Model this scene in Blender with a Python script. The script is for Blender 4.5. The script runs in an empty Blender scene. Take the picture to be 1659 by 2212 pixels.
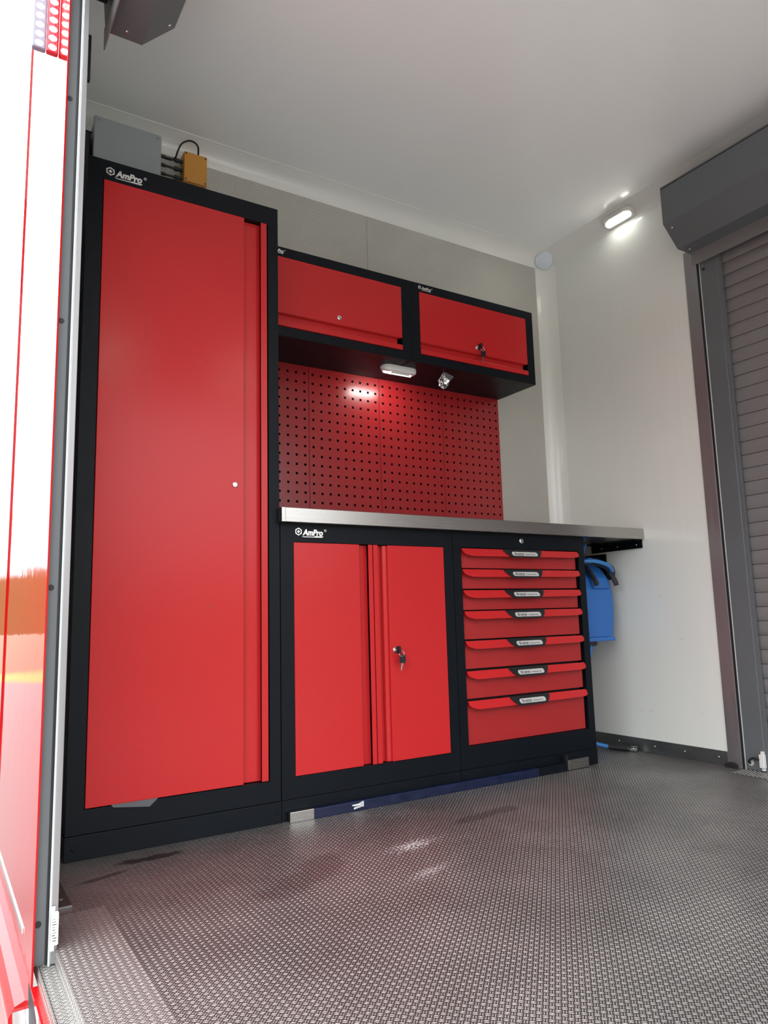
import bpy, bmesh, math, random
from mathutils import Vector, Matrix
random.seed(7)
SC = bpy.context.scene
COL = SC.collection

# ------------------------------------------------------------------ camera
cam_d = bpy.data.cameras.new('camera'); cam = bpy.data.objects.new('camera', cam_d); COL.objects.link(cam)
r_ = Vector((0.8497580, -0.5265164, -0.0263028)); u_ = Vector((-0.0523951, -0.1339983, 0.9895955)); f_ = Vector((0.5245628, 0.8395385, 0.1414530))
M = Matrix((( r_.x, u_.x, -f_.x, -0.3237), (r_.y, u_.y, -f_.y, -2.1095), (r_.z, u_.z, -f_.z, 0.6065), (0, 0, 0, 1)))
cam.matrix_world = M
cam_d.sensor_fit = 'VERTICAL'; cam_d.sensor_height = 24.0; cam_d.lens = 1566.5 / 2212 * 24.0
cam_d.clip_start = 0.02; cam_d.clip_end = 500
SC.camera = cam

# ------------------------------------------------------------------ light
SC.view_settings.view_transform = 'Standard'; SC.view_settings.look = 'None'
SC.view_settings.gamma = 1.0; SC.view_settings.use_curve_mapping = False
SC.view_settings.exposure = 1.37
SC.cycles.max_bounces = 14; SC.cycles.diffuse_bounces = 8; SC.cycles.glossy_bounces = 8
SC.cycles.sample_clamp_indirect = 6.0
SKY = 3.3
LAMP_W = 10.0       # emission strength of the small LED lamp lenses

w = bpy.data.worlds.new('sky'); SC.world = w; w.use_nodes = True
nt = w.node_tree; nt.nodes.clear()
N = nt.nodes.new; L = nt.links.new
tc = N('ShaderNodeTexCoord'); sx = N('ShaderNodeSeparateXYZ'); L(tc.outputs['Generated'], sx.inputs[0])
ns = N('ShaderNodeTexNoise'); ns.inputs['Scale'].default_value = 38; ns.inputs['Detail'].default_value = 6; L(tc.outputs['Generated'], ns.inputs['Vector'])
mm = N('ShaderNodeMath'); mm.operation = 'MULTIPLY_ADD'; mm.inputs[1].default_value = -0.055; L(ns.outputs['Fac'], mm.inputs[0]); L(sx.outputs['Z'], mm.inputs[2])
cr = N('ShaderNodeValToRGB'); L(mm.outputs[0], cr.inputs[0])
e = cr.color_ramp.elements
e[0].position = 0.0; e[0].color = (0.10, 0.085, 0.035, 1)
e[1].position = 1.0; e[1].color = (1.0, 1.0, 1.0, 1)
e[0].color = (0.05, 0.04, 0.017, 1)
for pos, c in ((0.030, (0.06, 0.045, 0.02, 1)), (0.040, (0.33, 0.335, 0.36, 1)), (0.20, (0.42, 0.43, 0.45, 1)), (0.75, (0.95, 0.97, 1.0, 1))):
    k = e.new(pos); k.color = c
bg = N('ShaderNodeBackground'); bg.inputs['Strength'].default_value = SKY; L(cr.outputs[0], bg.inputs['Color'])
wo = N('ShaderNodeOutputWorld'); L(bg.outputs[0], wo.inputs[0])

def portal(name, loc, sx_, sy_, rot):
    ld = bpy.data.lights.new(name, 'AREA'); ld.shape = 'RECTANGLE'; ld.size = sx_; ld.size_y = sy_
    ld.cycles.is_portal = True
    o = bpy.data.objects.new(name, ld); o.location = loc; o.rotation_euler = rot; COL.objects.link(o)
portal('daylight_opening', (-0.10, -1.49, 1.03), 2.06, 1.92, (0, -math.pi/2, 0))
portal('daylight_added_opening', (1.35, -2.66, 1.03), 1.70, 2.06, (math.pi/2, 0, 0))  # for the unseen front opening, added to bring in fill light

# ------------------------------------------------------------------ materials
def mat(name, col=(0.5, 0.5, 0.5), rough=0.5, metal=0.0, spec=0.5, coat=0.0, coat_r=0.05, bump=None, noise=None, emit=None, aniso=0):
    m = bpy.data.materials.new(name); m.use_nodes = True
    t = m.node_tree; b = t.nodes['Principled BSDF']
    b.inputs['Base Color'].default_value = (*col, 1); b.inputs['Roughness'].default_value = rough
    b.inputs['Metallic'].default_value = metal; b.inputs['Specular IOR Level'].default_value = spec
    b.inputs['Coat Weight'].default_value = coat; b.inputs['Coat Roughness'].default_value = coat_r
    b.inputs['Anisotropic'].default_value = aniso
    tcn = t.nodes.new('ShaderNodeTexCoord')
    if bump:                                   # (scale, strength, distance)
        n = t.nodes.new('ShaderNodeTexNoise'); n.inputs['Scale'].default_value = bump[0]; n.inputs['Detail'].default_value = 3
        t.links.new(tcn.outputs['Object'], n.inputs['Vector'])
        bp = t.nodes.new('ShaderNodeBump'); bp.inputs['Strength'].default_value = bump[1]; bp.inputs['Distance'].default_value = bump[2]
        t.links.new(n.outputs['Fac'], bp.inputs['Height']); t.links.new(bp.outputs[0], b.inputs['Normal'])
        if coat: t.links.new(bp.outputs[0], b.inputs['Coat Normal'])
    if noise:                                  # (scale vector, colour variation, roughness variation)
        mp = t.nodes.new('ShaderNodeMapping'); mp.inputs['Scale'].default_value = noise[0]
        t.links.new(tcn.outputs['Object'], mp.inputs[0])
        n = t.nodes.new('ShaderNodeTexNoise'); n.inputs['Scale'].default_value = 1.0; n.inputs['Detail'].default_value = 6
        t.links.new(mp.outputs[0], n.inputs['Vector'])
        mr = t.nodes.new('ShaderNodeMapRange'); mr.inputs['From Min'].default_value = 0.3; mr.inputs['From Max'].default_value = 0.7
        mr.inputs['To Min'].default_value = rough - noise[2]; mr.inputs['To Max'].default_value = rough + noise[2]
        t.links.new(n.outputs['Fac'], mr.inputs[0]); t.links.new(mr.outputs[0], b.inputs['Roughness'])
        mx = t.nodes.new('ShaderNodeMix'); mx.data_type = 'RGBA'
        mx.inputs[6].default_value = tuple(min(1, c * (1 - noise[1])) for c in col) + (1,)
        mx.inputs[7].default_value = tuple(min(1, c * (1 + noise[1])) for c in col) + (1,)
        t.links.new(n.outputs['Fac'], mx.inputs[0]); t.links.new(mx.outputs[2], b.inputs['Base Color'])
    if emit:
        b.inputs['Emission Color'].default_value = (*emit[0], 1); b.inputs['Emission Strength'].default_value = emit[1]
    return m

RED = mat('red_powder_coat', (0.52, 0.021, 0.023), 0.22, spec=0.26, bump=(420, 0.12, 0.0006), noise=((1.2, 1.2, 0.8), 0.015, 0.006))
REDD = mat('red_paint_shaded', (0.37, 0.017, 0.018), 0.36, bump=(500, 0.12, 0.0005), noise=((4, 4, 4), 0.04, 0.03))  # darker copy of the door red: shade on the drawer fronts put into the colour
BLACK = mat('black_powder_coat', (0.0035, 0.0055, 0.0085), 0.42, spec=0.16, bump=(600, 0.15, 0.0005), noise=((9, 9, 9), 0.12, 0.05))
PEG = mat('pegboard_red_paint', (0.31, 0.016, 0.018), 0.25, bump=(500, 0.08, 0.0004))
STEEL = mat('brushed_stainless_steel', (0.43, 0.42, 0.395), 0.26, metal=1.0, noise=((1.5, 900, 900), 0.015, 0.03))
CHROME = mat('chrome', (0.75, 0.75, 0.74), 0.18, metal=1.0)
ALU = mat('mill_aluminium', (0.32, 0.315, 0.32), 0.38, metal=0.75, noise=((60, 60, 3), 0.08, 0.06))
ALUD = mat('dull_aluminium_skirting', (0.20, 0.21, 0.21), 0.40, metal=0.85, noise=((60, 4, 20), 0.35, 0.12))
GREY = mat('grey_shutter_paint', (0.115, 0.128, 0.134), 0.38, noise=((5, 5, 5), 0.05, 0.04))
GREYL = mat('grey_slat_paint', (0.19, 0.18, 0.18), 0.36, noise=((8, 8, 8), 0.06, 0.05))
WHITE = mat('white_gelcoat_wall', (0.78, 0.80, 0.75), 0.16, bump=(7, 0.04, 0.01), noise=((60, 60, 1.2), 0.02, 0.04))
CEIL = mat('white_gelcoat_ceiling', (0.88, 0.895, 0.87), 0.20, bump=(5, 0.04, 0.01), noise=((2, 2, 2), 0.02, 0.03))
COVE = mat('white_cove_plastic', (0.76, 0.77, 0.72), 0.20)
BODY = mat('glossy_red_vehicle_paint', (0.36, 0.006, 0.007), 0.05, spec=0.36, bump=(11, 0.10, 0.006))
RUBBER = mat('black_rubber', (0.012, 0.012, 0.014), 0.55)
PLASTIC = mat('black_plastic', (0.010, 0.011, 0.013), 0.34)
GASKET = mat('pale_gasket_edge', (0.42, 0.47, 0.46), 0.28)
BLUE = mat('blue_plastic', (0.022, 0.14, 0.46), 0.42, noise=((10, 10, 10), 0.06, 0.05))
HOSE = mat('blue_hose', (0.03, 0.19, 0.50), 0.35)
NAVY = mat('worn_blue_paint', (0.0012, 0.006, 0.034), 0.40, noise=((25, 60, 60), 0.5, 0.10))
CAPM = mat('pale_grey_corner_cap', (0.62, 0.68, 0.72), 0.45, bump=(300, 0.2, 0.0005))
ORANGE = mat('ochre_sensor_box_paint', (0.62, 0.28, 0.045), 0.45, bump=(900, 0.25, 0.0004))
BOXG = mat('pale_grey_junction_box', (0.32, 0.355, 0.37), 0.5, bump=(900, 0.15, 0.0003))
SILVER = mat('silver_lettering', (0.72, 0.72, 0.70), 0.3, metal=0.6)
PLATE = mat('silver_name_plate', (0.68, 0.68, 0.66), 0.32, metal=0.35)
INK = mat('dark_print', (0.03, 0.03, 0.035), 0.5)
LAMPW = mat('white_lamp_housing', (0.72, 0.72, 0.68), 0.3)
LENS = mat('lit_led_lens', (0.9, 0.9, 0.85), 0.3, emit=((1.0, 0.985, 0.93), LAMP_W))
LENSU = mat('lit_cabinet_lamp_lens', (0.9, 0.9, 0.85), 0.3, emit=((1.0, 0.98, 0.94), 24))
LENSF = mat('lit_front_lamp_lens', (0.9, 0.9, 0.85), 0.3, emit=((1.0, 0.95, 0.84), 50))
LED = mat('lit_led', (0.9, 0.9, 1.0), 0.3, emit=((0.88, 0.90, 1.0), 14))
CLEAR = mat('milky_lamp_lens', (0.22, 0.24, 0.32), 0.12)
REDLENS = mat('red_lamp_lens', (0.5, 0.02, 0.04), 0.10)
FOIL = mat('crumpled_foil', (0.62, 0.62, 0.65), 0.12, metal=1.0)
FILM = mat('grey_plastic_film', (0.10, 0.10, 0.11), 0.22)
PAPER = mat('white_sticker', (0.72, 0.73, 0.70), 0.5)
CREAM = mat('cream_washer', (0.55, 0.54, 0.44), 0.5)
TAN = mat('brown_stained_plate', (0.05, 0.036, 0.032), 0.45)
CONC = mat('pale_concrete', (0.42, 0.39, 0.38), 0.8, noise=((1.2, 1.2, 1.2), 0.10, 0.05))
HOLE = mat('peg_hole_shade', (0.002, 0.002, 0.002), 0.95, spec=0.05)  # near-black that stands for the shade behind the peg holes
INNER = mat('dark_inner_metal', (0.012, 0.013, 0.016), 0.6)
SCREENP = mat('faded_print', (0.12, 0.12, 0.13), 0.6)
SCUFF = mat('grey_scuff', (0.13, 0.06, 0.06), 0.6)

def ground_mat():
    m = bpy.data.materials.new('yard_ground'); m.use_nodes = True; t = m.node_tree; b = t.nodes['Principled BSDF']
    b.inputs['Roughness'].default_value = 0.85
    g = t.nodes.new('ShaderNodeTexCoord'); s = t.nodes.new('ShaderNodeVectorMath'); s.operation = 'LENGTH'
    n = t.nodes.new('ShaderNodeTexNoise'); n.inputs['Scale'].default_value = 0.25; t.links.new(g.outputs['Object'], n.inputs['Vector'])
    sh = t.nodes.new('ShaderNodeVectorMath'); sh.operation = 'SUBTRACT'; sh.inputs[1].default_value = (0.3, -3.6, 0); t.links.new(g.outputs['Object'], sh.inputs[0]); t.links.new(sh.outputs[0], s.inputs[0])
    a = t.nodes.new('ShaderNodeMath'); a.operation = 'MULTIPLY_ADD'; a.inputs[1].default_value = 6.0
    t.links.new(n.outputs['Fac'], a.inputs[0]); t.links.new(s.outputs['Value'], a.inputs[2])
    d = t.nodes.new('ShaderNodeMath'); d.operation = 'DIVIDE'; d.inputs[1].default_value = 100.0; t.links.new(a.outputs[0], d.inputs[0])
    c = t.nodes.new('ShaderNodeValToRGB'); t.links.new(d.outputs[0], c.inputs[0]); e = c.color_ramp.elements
    e[0].position = 0.0; e[0].color = (0.38, 0.37, 0.36, 1); e[1].position = 1.0; e[1].color = (0.11, 0.07, 0.03, 1)  # pale inner zone added to bounce daylight up onto the ceiling
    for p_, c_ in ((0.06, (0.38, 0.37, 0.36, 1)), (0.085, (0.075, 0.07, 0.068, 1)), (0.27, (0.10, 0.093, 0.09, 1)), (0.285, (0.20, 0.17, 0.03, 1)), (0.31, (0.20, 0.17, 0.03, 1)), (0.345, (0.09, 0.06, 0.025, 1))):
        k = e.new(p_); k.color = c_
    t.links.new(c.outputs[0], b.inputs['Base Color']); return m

def tread_mat(name, pitch, depth, base, rough, metal, contrast, stains=False, tilt=0.0):
    """Small crossed-bar tread plate: two families of lozenges at right angles on a checker lattice."""
    m = bpy.data.materials.new(name); m.use_nodes = True; t = m.node_tree; b = t.nodes['Principled BSDF']
    nn = t.nodes.new; ln = t.links.new
    g = nn('ShaderNodeTexCoord'); mp = nn('ShaderNodeMapping'); mp.vector_type = 'POINT'
    mp.inputs['Scale'].default_value = (1 / pitch,) * 3; mp.inputs['Rotation'].default_value = (0, 0, tilt)
    ln(g.outputs['UV'], mp.inputs[0]); sp = nn('ShaderNodeSeparateXYZ'); ln(mp.outputs[0], sp.inputs[0])
    def mth(op, a, c=None, d=None):
        x = nn('ShaderNodeMath'); x.operation = op
        for i, v in enumerate((a, c, d)):
            if v is None: continue
            if isinstance(v, (int, float)): x.inputs[i].default_value = v
            else: ln(v, x.inputs[i])
        return x.outputs[0]
    def fam(off, swap):
        a = mth('SUBTRACT', mth('FRACT', mth('ADD', sp.outputs['X'], off)), 0.5)
        c = mth('SUBTRACT', mth('FRACT', mth('ADD', sp.outputs['Y'], off)), 0.5)
        P, Q = mth('ADD', a, c), mth('SUBTRACT', a, c)
        if swap: P, Q = Q, P
        r2 = mth('ADD', mth('POWER', mth('ABSOLUTE', mth('DIVIDE', P, 0.50)), 2.4), mth('POWER', mth('ABSOLUTE', mth('DIVIDE', mth('SUBTRACT', mth('ABSOLUTE', Q), 0.22), 0.135)), 2.0))
        return mth('MAXIMUM', mth('SUBTRACT', 1.0, r2), 0.0)
    h = mth('MAXIMUM', fam(0.0, False), fam(0.5, True)); h = mth('POWER', h, 0.55)
    bp = nn('ShaderNodeBump'); bp.inputs['Strength'].default_value = 1.0; bp.inputs['Distance'].default_value = depth
    ln(h, bp.inputs['Height']); ln(bp.outputs[0], b.inputs['Normal'])
    n = nn('ShaderNodeTexNoise'); n.inputs['Scale'].default_value = 2.2; n.inputs['Detail'].default_value = 8; n.inputs['Roughness'].default_value = 0.6
    ln(g.outputs['Object'], n.inputs['Vector'])
    dirt = nn('ShaderNodeMapRange'); dirt.inputs['From Min'].default_value = 0.35; dirt.inputs['From Max'].default_value = 0.68
    dirt.inputs['To Min'].default_value = 0.66 if stains else 0.96; dirt.inputs['To Max'].default_value = 1.15 if stains else 1.04; ln(n.outputs['Fac'], dirt.inputs[0])
    # tops rubbed bright by wear, their glint of daylight also painted into the colour
    mx = nn('ShaderNodeMix'); mx.data_type = 'RGBA'; ln(h, mx.inputs[0])
    mx.inputs[6].default_value = tuple(c * (1 - contrast) for c in base) + (1,); mx.inputs[7].default_value = tuple(min(1, c * (1 + contrast)) for c in base) + (1,)
    vm = nn('ShaderNodeVectorMath'); vm.operation = 'SCALE'; ln(mx.outputs[2], vm.inputs[0]); ln(dirt.outputs[0], vm.inputs['Scale'])
    col = vm.outputs[0]
    rr = nn('ShaderNodeMapRange'); rr.inputs['To Min'].default_value = rough + 0.10; rr.inputs['To Max'].default_value = rough - 0.08; ln(h, rr.inputs[0])
    ln(rr.outputs[0], b.inputs['Roughness'])
    if stains:
        def blob(x, y, ax, ay, rot, thr, sc):
            q = nn('ShaderNodeMapping'); q.vector_type = 'TEXTURE'; q.inputs['Location'].default_value = (x, y, 0); q.inputs['Rotation'].default_value = (0, 0, rot)
            q.inputs['Scale'].default_value = (ax, ay, 1); ln(g.outputs['Object'], q.inputs[0])
            le = nn('ShaderNodeVectorMath'); le.operation = 'LENGTH'; ln(q.outputs[0], le.inputs[0])
            n2 = nn('ShaderNodeTexNoise'); n2.inputs['Scale'].default_value = sc; n2.inputs['Detail'].default_value = 8; ln(g.outputs['Object'], n2.inputs['Vector'])
            s_ = mth('ADD', mth('SUBTRACT', 1.0, le.outputs['Value']), mth('MULTIPLY', mth('SUBTRACT', n2.outputs['Fac'], 0.5), thr))
            k = nn('ShaderNodeMapRange'); k.inputs['From Min'].default_value = 0.35 if sc < 100 else 0.75; k.inputs['From Max'].default_value = 0.6 if sc < 100 else 1.0; ln(s_, k.inputs[0]); return k.outputs[0]
        powder = None
        for (x, y, ax, ay, rot, thr, sc, c_, amt) in (
                (0.20, -0.09, 0.16, 0.035, 0.0, 1.6, 18, (0.035, 0.022, 0.022), 0.8),
                (0.06, -0.17, 0.12, 0.02, 0.3, 1.4, 25, (0.04, 0.026, 0.025), 0.6),
                (0.80, -0.41, 0.17, 0.07, 0.2, 3.6, 160, (0.85, 0.85, 0.84), 0.8),
                (0.72, -0.60, 0.16, 0.05, 0.3, 3.2, 190, (0.8, 0.8, 0.8), 0.5),
                (1.15, -0.30, 0.22, 0.05, 0.1, 1.3, 9, (0.07, 0.055, 0.05), 0.5),
                (0.45, -0.45, 0.30, 0.10, 0.5, 1.6, 10, (0.10, 0.055, 0.055), 0.35)):
            k = mth('MULTIPLY', blob(x, y, ax, ay, rot, thr, sc), amt)
            q = nn('ShaderNodeMix'); q.data_type = 'RGBA'; ln(k, q.inputs[0]); ln(col, q.inputs[6]); q.inputs[7].default_value = (*c_, 1); col = q.outputs[2]
            if c_[0] > 0.5: powder = k if powder is None else mth('MAXIMUM', powder, k)
    ln(col, b.inputs['Base Color']); b.inputs['Metallic'].default_value = metal
    if stains: ln(mth('MULTIPLY', mth('SUBTRACT', 1.0, powder), metal), b.inputs['Metallic'])
    return m
FLOORM = tread_mat('aluminium_tread_floor', 0.0135, 0.0016, (0.47, 0.46, 0.44), 0.34, 0.80, 0.78, True)
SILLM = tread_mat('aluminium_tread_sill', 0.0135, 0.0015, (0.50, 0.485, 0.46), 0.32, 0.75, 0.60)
WALLP = tread_mat('tread_plate_wall_lining', 0.0145, 0.0011, (0.64, 0.625, 0.575), 0.36, 0.50, 0.28)
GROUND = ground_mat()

# ------------------------------------------------------------------ helpers
def box(bm, x0, x1, y0, y1, z0, z1, bev=0.0):
    v = [bm.verts.new((x, y, z)) for x in (x0, x1) for y in (y0, y1) for z in (z0, z1)]
    fs = [bm.faces.new([v[i] for i in q]) for q in ((0, 1, 3, 2), (4, 6, 7, 5), (0, 4, 5, 1), (2, 3, 7, 6), (0, 2, 6, 4), (1, 5, 7, 3))]
    if bev:
        es = {e for f in fs for e in f.edges}
        bmesh.ops.bevel(bm, geom=list(es), offset=bev, segments=2, profile=0.5, affect='EDGES')
def prism(bm, pts, axis, a0, a1):
    """pts: outline in the two other axes (in xyz order); extruded along axis from a0 to a1"""
    def P(p, a):
        if axis == 0: return (a, p[0], p[1])
        if axis == 1: return (p[0], a, p[1])
        return (p[0], p[1], a)
    A = [bm.verts.new(P(p, a0)) for p in pts]; B = [bm.verts.new(P(p, a1)) for p in pts]; n = len(pts)
    bm.faces.new(A); bm.faces.new(B[::-1])
    for i in range(n): bm.faces.new((A[i], B[i], B[(i + 1) % n], A[(i + 1) % n]))
def tube(bm, pts, r, seg=12, cap=True):
    pts = [Vector(p) for p in pts]; rings = []; rr = r if isinstance(r, (list, tuple)) else [r] * len(pts)
    up = None
    for i, p in enumerate(pts):
        d = (pts[min(i + 1, len(pts) - 1)] - pts[max(i - 1, 0)]).normalized()
        if up is None: up = Vector((0, 0, 1)) if abs(d.z) < 0.9 else Vector((1, 0, 0))
        s = d.cross(up).normalized(); up = s.cross(d).normalized()
        rings.append([bm.verts.new(p + rr[i] * (math.cos(2 * math.pi * k / seg) * s + math.sin(2 * math.pi * k / seg) * up)) for k in range(seg)])
    for a, b in zip(rings, rings[1:]):
        for k in range(seg): bm.faces.new((a[k], a[(k + 1) % seg], b[(k + 1) % seg], b[k]))
    if cap: bm.faces.new(rings[0][::-1]); bm.faces.new(rings[-1])
def spline(pts, n=10):
    P = [Vector(p) for p in pts]; P = [P[0]] + P + [P[-1]]; out = []
    for i in range(1, len(P) - 2):
        for k in range(n):
            t = k / n; a, b, c, d = P[i - 1], P[i], P[i + 1], P[i + 2]
            out.append(0.5 * (2 * b + (c - a) * t + (2 * a - 5 * b + 4 * c - d) * t * t + (3 * b - a - 3 * c + d) * t ** 3))
    out.append(P[-2]); return out
def disc(bm, c, r, h, axis, seg=24, dome=0.0):
    """short cylinder from c along axis vector, length h, optional domed end"""
    a = Vector(axis).normalized(); c = Vector(c)
    pts = [c, c + a * h]; rs = [r, r]
    if dome:
        for k in range(1, 5):
            th = k / 4 * math.pi / 2; pts.append(c + a * (h + dome * math.sin(th))); rs.append(max(r * math.cos(th), r * 0.02))
    tube(bm, pts, rs, seg)
def uvz(bm):
    uv = bm.loops.layers.uv.verify()
    for f in bm.faces:
        n = f.normal
        for l in f.loops:
            c = l.vert.co
            l[uv].uv = (c.x, c.y) if abs(n.z) > 0.6 else ((c.x, c.z) if abs(n.y) > 0.6 else (c.y, c.z))
def obj(name, bm, m, parent=None, smooth=False, org=None):
    bmesh.ops.recalc_face_normals(bm, faces=bm.faces); bm.normal_update(); uvz(bm)
    if org is not None and parent is None: bmesh.ops.translate(bm, verts=bm.verts, vec=-Vector(org))
    me = bpy.data.meshes.new(name); bm.to_mesh(me); bm.free(); me.materials.append(m)
    o = bpy.data.objects.new(name, me); COL.objects.link(o)
    if smooth:
        for p in me.polygons: p.use_smooth = True
        md = o.modifiers.new('edge', 'EDGE_SPLIT'); md.split_angle = math.radians(38)
    if parent is not None:
        o.parent = parent
        # parts are written in world coordinates: undo the chain of parent locations
        q = parent; off = Vector((0, 0, 0))
        while q is not None: off += q.location; q = q.parent
        o.location = -off
    elif org is not None: o.location = org
    return o
def new(): return bmesh.new()
def thing(name, label, cat, loc, group=None):
    o = bpy.data.objects.new(name, None); o.location = loc; o.empty_display_size = 0.1; COL.objects.link(o)
    return tag(o, label, cat, group)
def tag(o, label, cat, group=None):
    o['label'] = label; o['category'] = cat
    if group: o['group'] = group
    return o
def struct(name, bm, m, smooth=False):
    o = obj(name, bm, m, smooth=smooth); o['kind'] = 'structure'; return o
def bx(name, m, parent, *a, bev=0.0, smooth=False):
    bm = new(); box(bm, *a, bev=bev); return obj(name, bm, m, parent, smooth)
def text(name, s, m, parent, size, loc, shear=0.0, bold=0.0, ext=0.0004, rot=(math.pi / 2, 0, 0), width=None):
    cu = bpy.data.curves.new(name, 'FONT'); cu.body = s; cu.size = size; cu.shear = shear; cu.offset = bold; cu.extrude = ext
    t = bpy.data.objects.new(name + '_tmp', cu); COL.objects.link(t)
    dg = bpy.context.evaluated_depsgraph_get(); me = bpy.data.meshes.new_from_object(t.evaluated_get(dg)); bpy.data.objects.remove(t)
    xs = [v.co.x for v in me.vertices]; k = 1.0
    if width: k = width / (max(xs) - min(xs))
    me.transform(Matrix.Diagonal((k, 1, 1, 1)))
    R = Matrix.Rotation(rot[2], 4, 'Z') @ Matrix.Rotation(rot[1], 4, 'Y') @ Matrix.Rotation(rot[0], 4, 'X')
    me.transform(Matrix.Translation(loc) @ R)
    bm = new(); bm.from_mesh(me); return obj(name, bm, m, parent)
def stadium(cx, cz, w, h, n=8):
    r = h / 2; out = []
    for s, x0 in ((1, cx + w / 2 - r), (-1, cx - w / 2 + r)):
        for k in range(n + 1):
            a = -math.pi / 2 + math.pi * k / n
            out.append((x0 + s * r * math.cos(a), cz + s * r * math.sin(a)))
    return out

def logo(parent, x, z, w, y):
    """hexagon nut badge + italic word + underline, standing on a surface at depth y"""
    k = w / 0.1
    bm = new(); cx, cz, R = x + 0.0105 * k, z + 0.001 * k, 0.0115 * k
    def ring(ro, ri, n, rot, y0, y1):
        O = [(cx + ro * math.cos(rot + 2 * math.pi * i / n), cz + ro * math.sin(rot + 2 * math.pi * i / n)) for i in range(n)]
        if ri is None: prism(bm, O, 1, y0, y1); return
        m_ = 24; outer = []; inner = []
        for i in range(m_):
            a = rot + 2 * math.pi * i / m_; s = i % (m_ // n); f = s / (m_ // n); q = i // (m_ // n)
            p0, p1 = O[q % n], O[(q + 1) % n]; outer.append((p0[0] + (p1[0] - p0[0]) * f, p0[1] + (p1[1] - p0[1]) * f))
            inner.append((cx + ri * math.cos(a), cz + ri * math.sin(a)))
        for i in range(m_):
            j = (i + 1) % m_; prism(bm, [outer[i], outer[j], inner[j], inner[i]], 1, y0, y1)
    ring(R, R * 0.66, 6, math.pi / 2, y - 0.0012, y)
    ring(R * 0.42, None, 4, 0, y - 0.0012, y)
    prism(bm, [(x + 0.020 * k, z - 0.0125 * k), (x + 0.060 * k, z - 0.0125 * k), (x + 0.0625 * k, z - 0.0105 * k), (x + 0.090 * k, z - 0.0105 * k), (x + 0.086 * k, z - 0.0145 * k), (x + 0.026 * k, z - 0.0145 * k)], 1, y - 0.0012, y)
    b = obj('badge', bm, SILVER, parent)
    text('badge_word', 'AmPro', SILVER, b, 0.0235 * k, (x + 0.0245 * k, y - 0.0012, z - 0.0085 * k), shear=0.2, bold=0.0011 * k, width=0.066 * k)
    text('badge_mark', '®', SILVER, b, 0.010 * k, (x + 0.0925 * k, y - 0.0012, z + 0.003 * k))
    b['label'] = 'silver AmPro badge'
    return b
def lock(parent, x, z, y, key=None, r=0.0085):
    bm = new(); disc(bm, (x, y, z), r, 0.004, (0, -1, 0), dome=0.0015); disc(bm, (x, y - 0.004, z), r * 0.6, 0.003, (0, -1, 0))
    l = obj('lock', bm, CHROME, parent, True); l['label'] = 'chrome cylinder lock'
    bx('keyway', INK, l, x - 0.0008, x + 0.0008, y - 0.0078, y - 0.0068, z - 0.003, z + 0.003)
def keys(x, z, y, label, second=True):
    t = thing('key', label, 'key', (x, y, z))
    bx('key_shank', CHROME, t, x - 0.001, x + 0.001, y - 0.014, y - 0.004, z - 0.003, z + 0.003)
    bm = new(); prism(bm, [(x - 0.002, z - 0.011), (x + 0.004, z - 0.013), (x + 0.006, z), (x + 0.004, z + 0.013), (x - 0.002, z + 0.011)], 1, y - 0.032, y - 0.012)
    obj('key_head', bm, PLASTIC, t)
    bm = new(); c = Vector((x + 0.010, y - 0.026, z - 0.012)); pts = [c + 0.010 * Vector((math.cos(a), 0.3 * math.sin(a), math.sin(a))) for a in [2 * math.pi * i / 20 for i in range(21)]]
    tube(bm, pts, 0.0008, 6); obj('key_ring', bm, CHROME, t, True)
    bm = new(); X, Z = x + 0.014, z - 0.030
    prism(bm, [(X - 0.011, Z - 0.013), (X + 0.010, Z - 0.015), (X + 0.012, Z + 0.012), (X + 0.005, Z + 0.014), (X - 0.010, Z + 0.013)], 1, y - 0.027, y - 0.0235)
    obj('spare_key_head', bm, PLASTIC, t)
    bm = new(); prism(bm, [(X - 0.004, Z - 0.013), (X - 0.009, Z - 0.034), (X - 0.0065, Z - 0.040), (X - 0.0035, Z - 0.035), (X - 0.004, Z - 0.030), (X - 0.001, Z - 0.027), (X + 0.001, Z - 0.014)], 1, y - 0.026, y - 0.0245)
    obj('key_blade', bm, CHROME, t)

# ------------------------------------------------------------------ the setting
XR, D, HC = 2.31, 0.46, 2.43
bm = new(); box(bm, -0.088, 2.42, -2.65, D, -0.03, 0.0); struct('floor', bm, FLOORM)
bm = new(); box(bm, -0.085, 2.25, -2.65, 0.39, HC, HC + 0.03); struct('ceiling', bm, CEIL)
bm = new(); box(bm, -0.12, 2.40, D + 0.002, D + 0.04, -0.03, HC + 0.03); struct('wall_back', bm, COVE)
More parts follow.
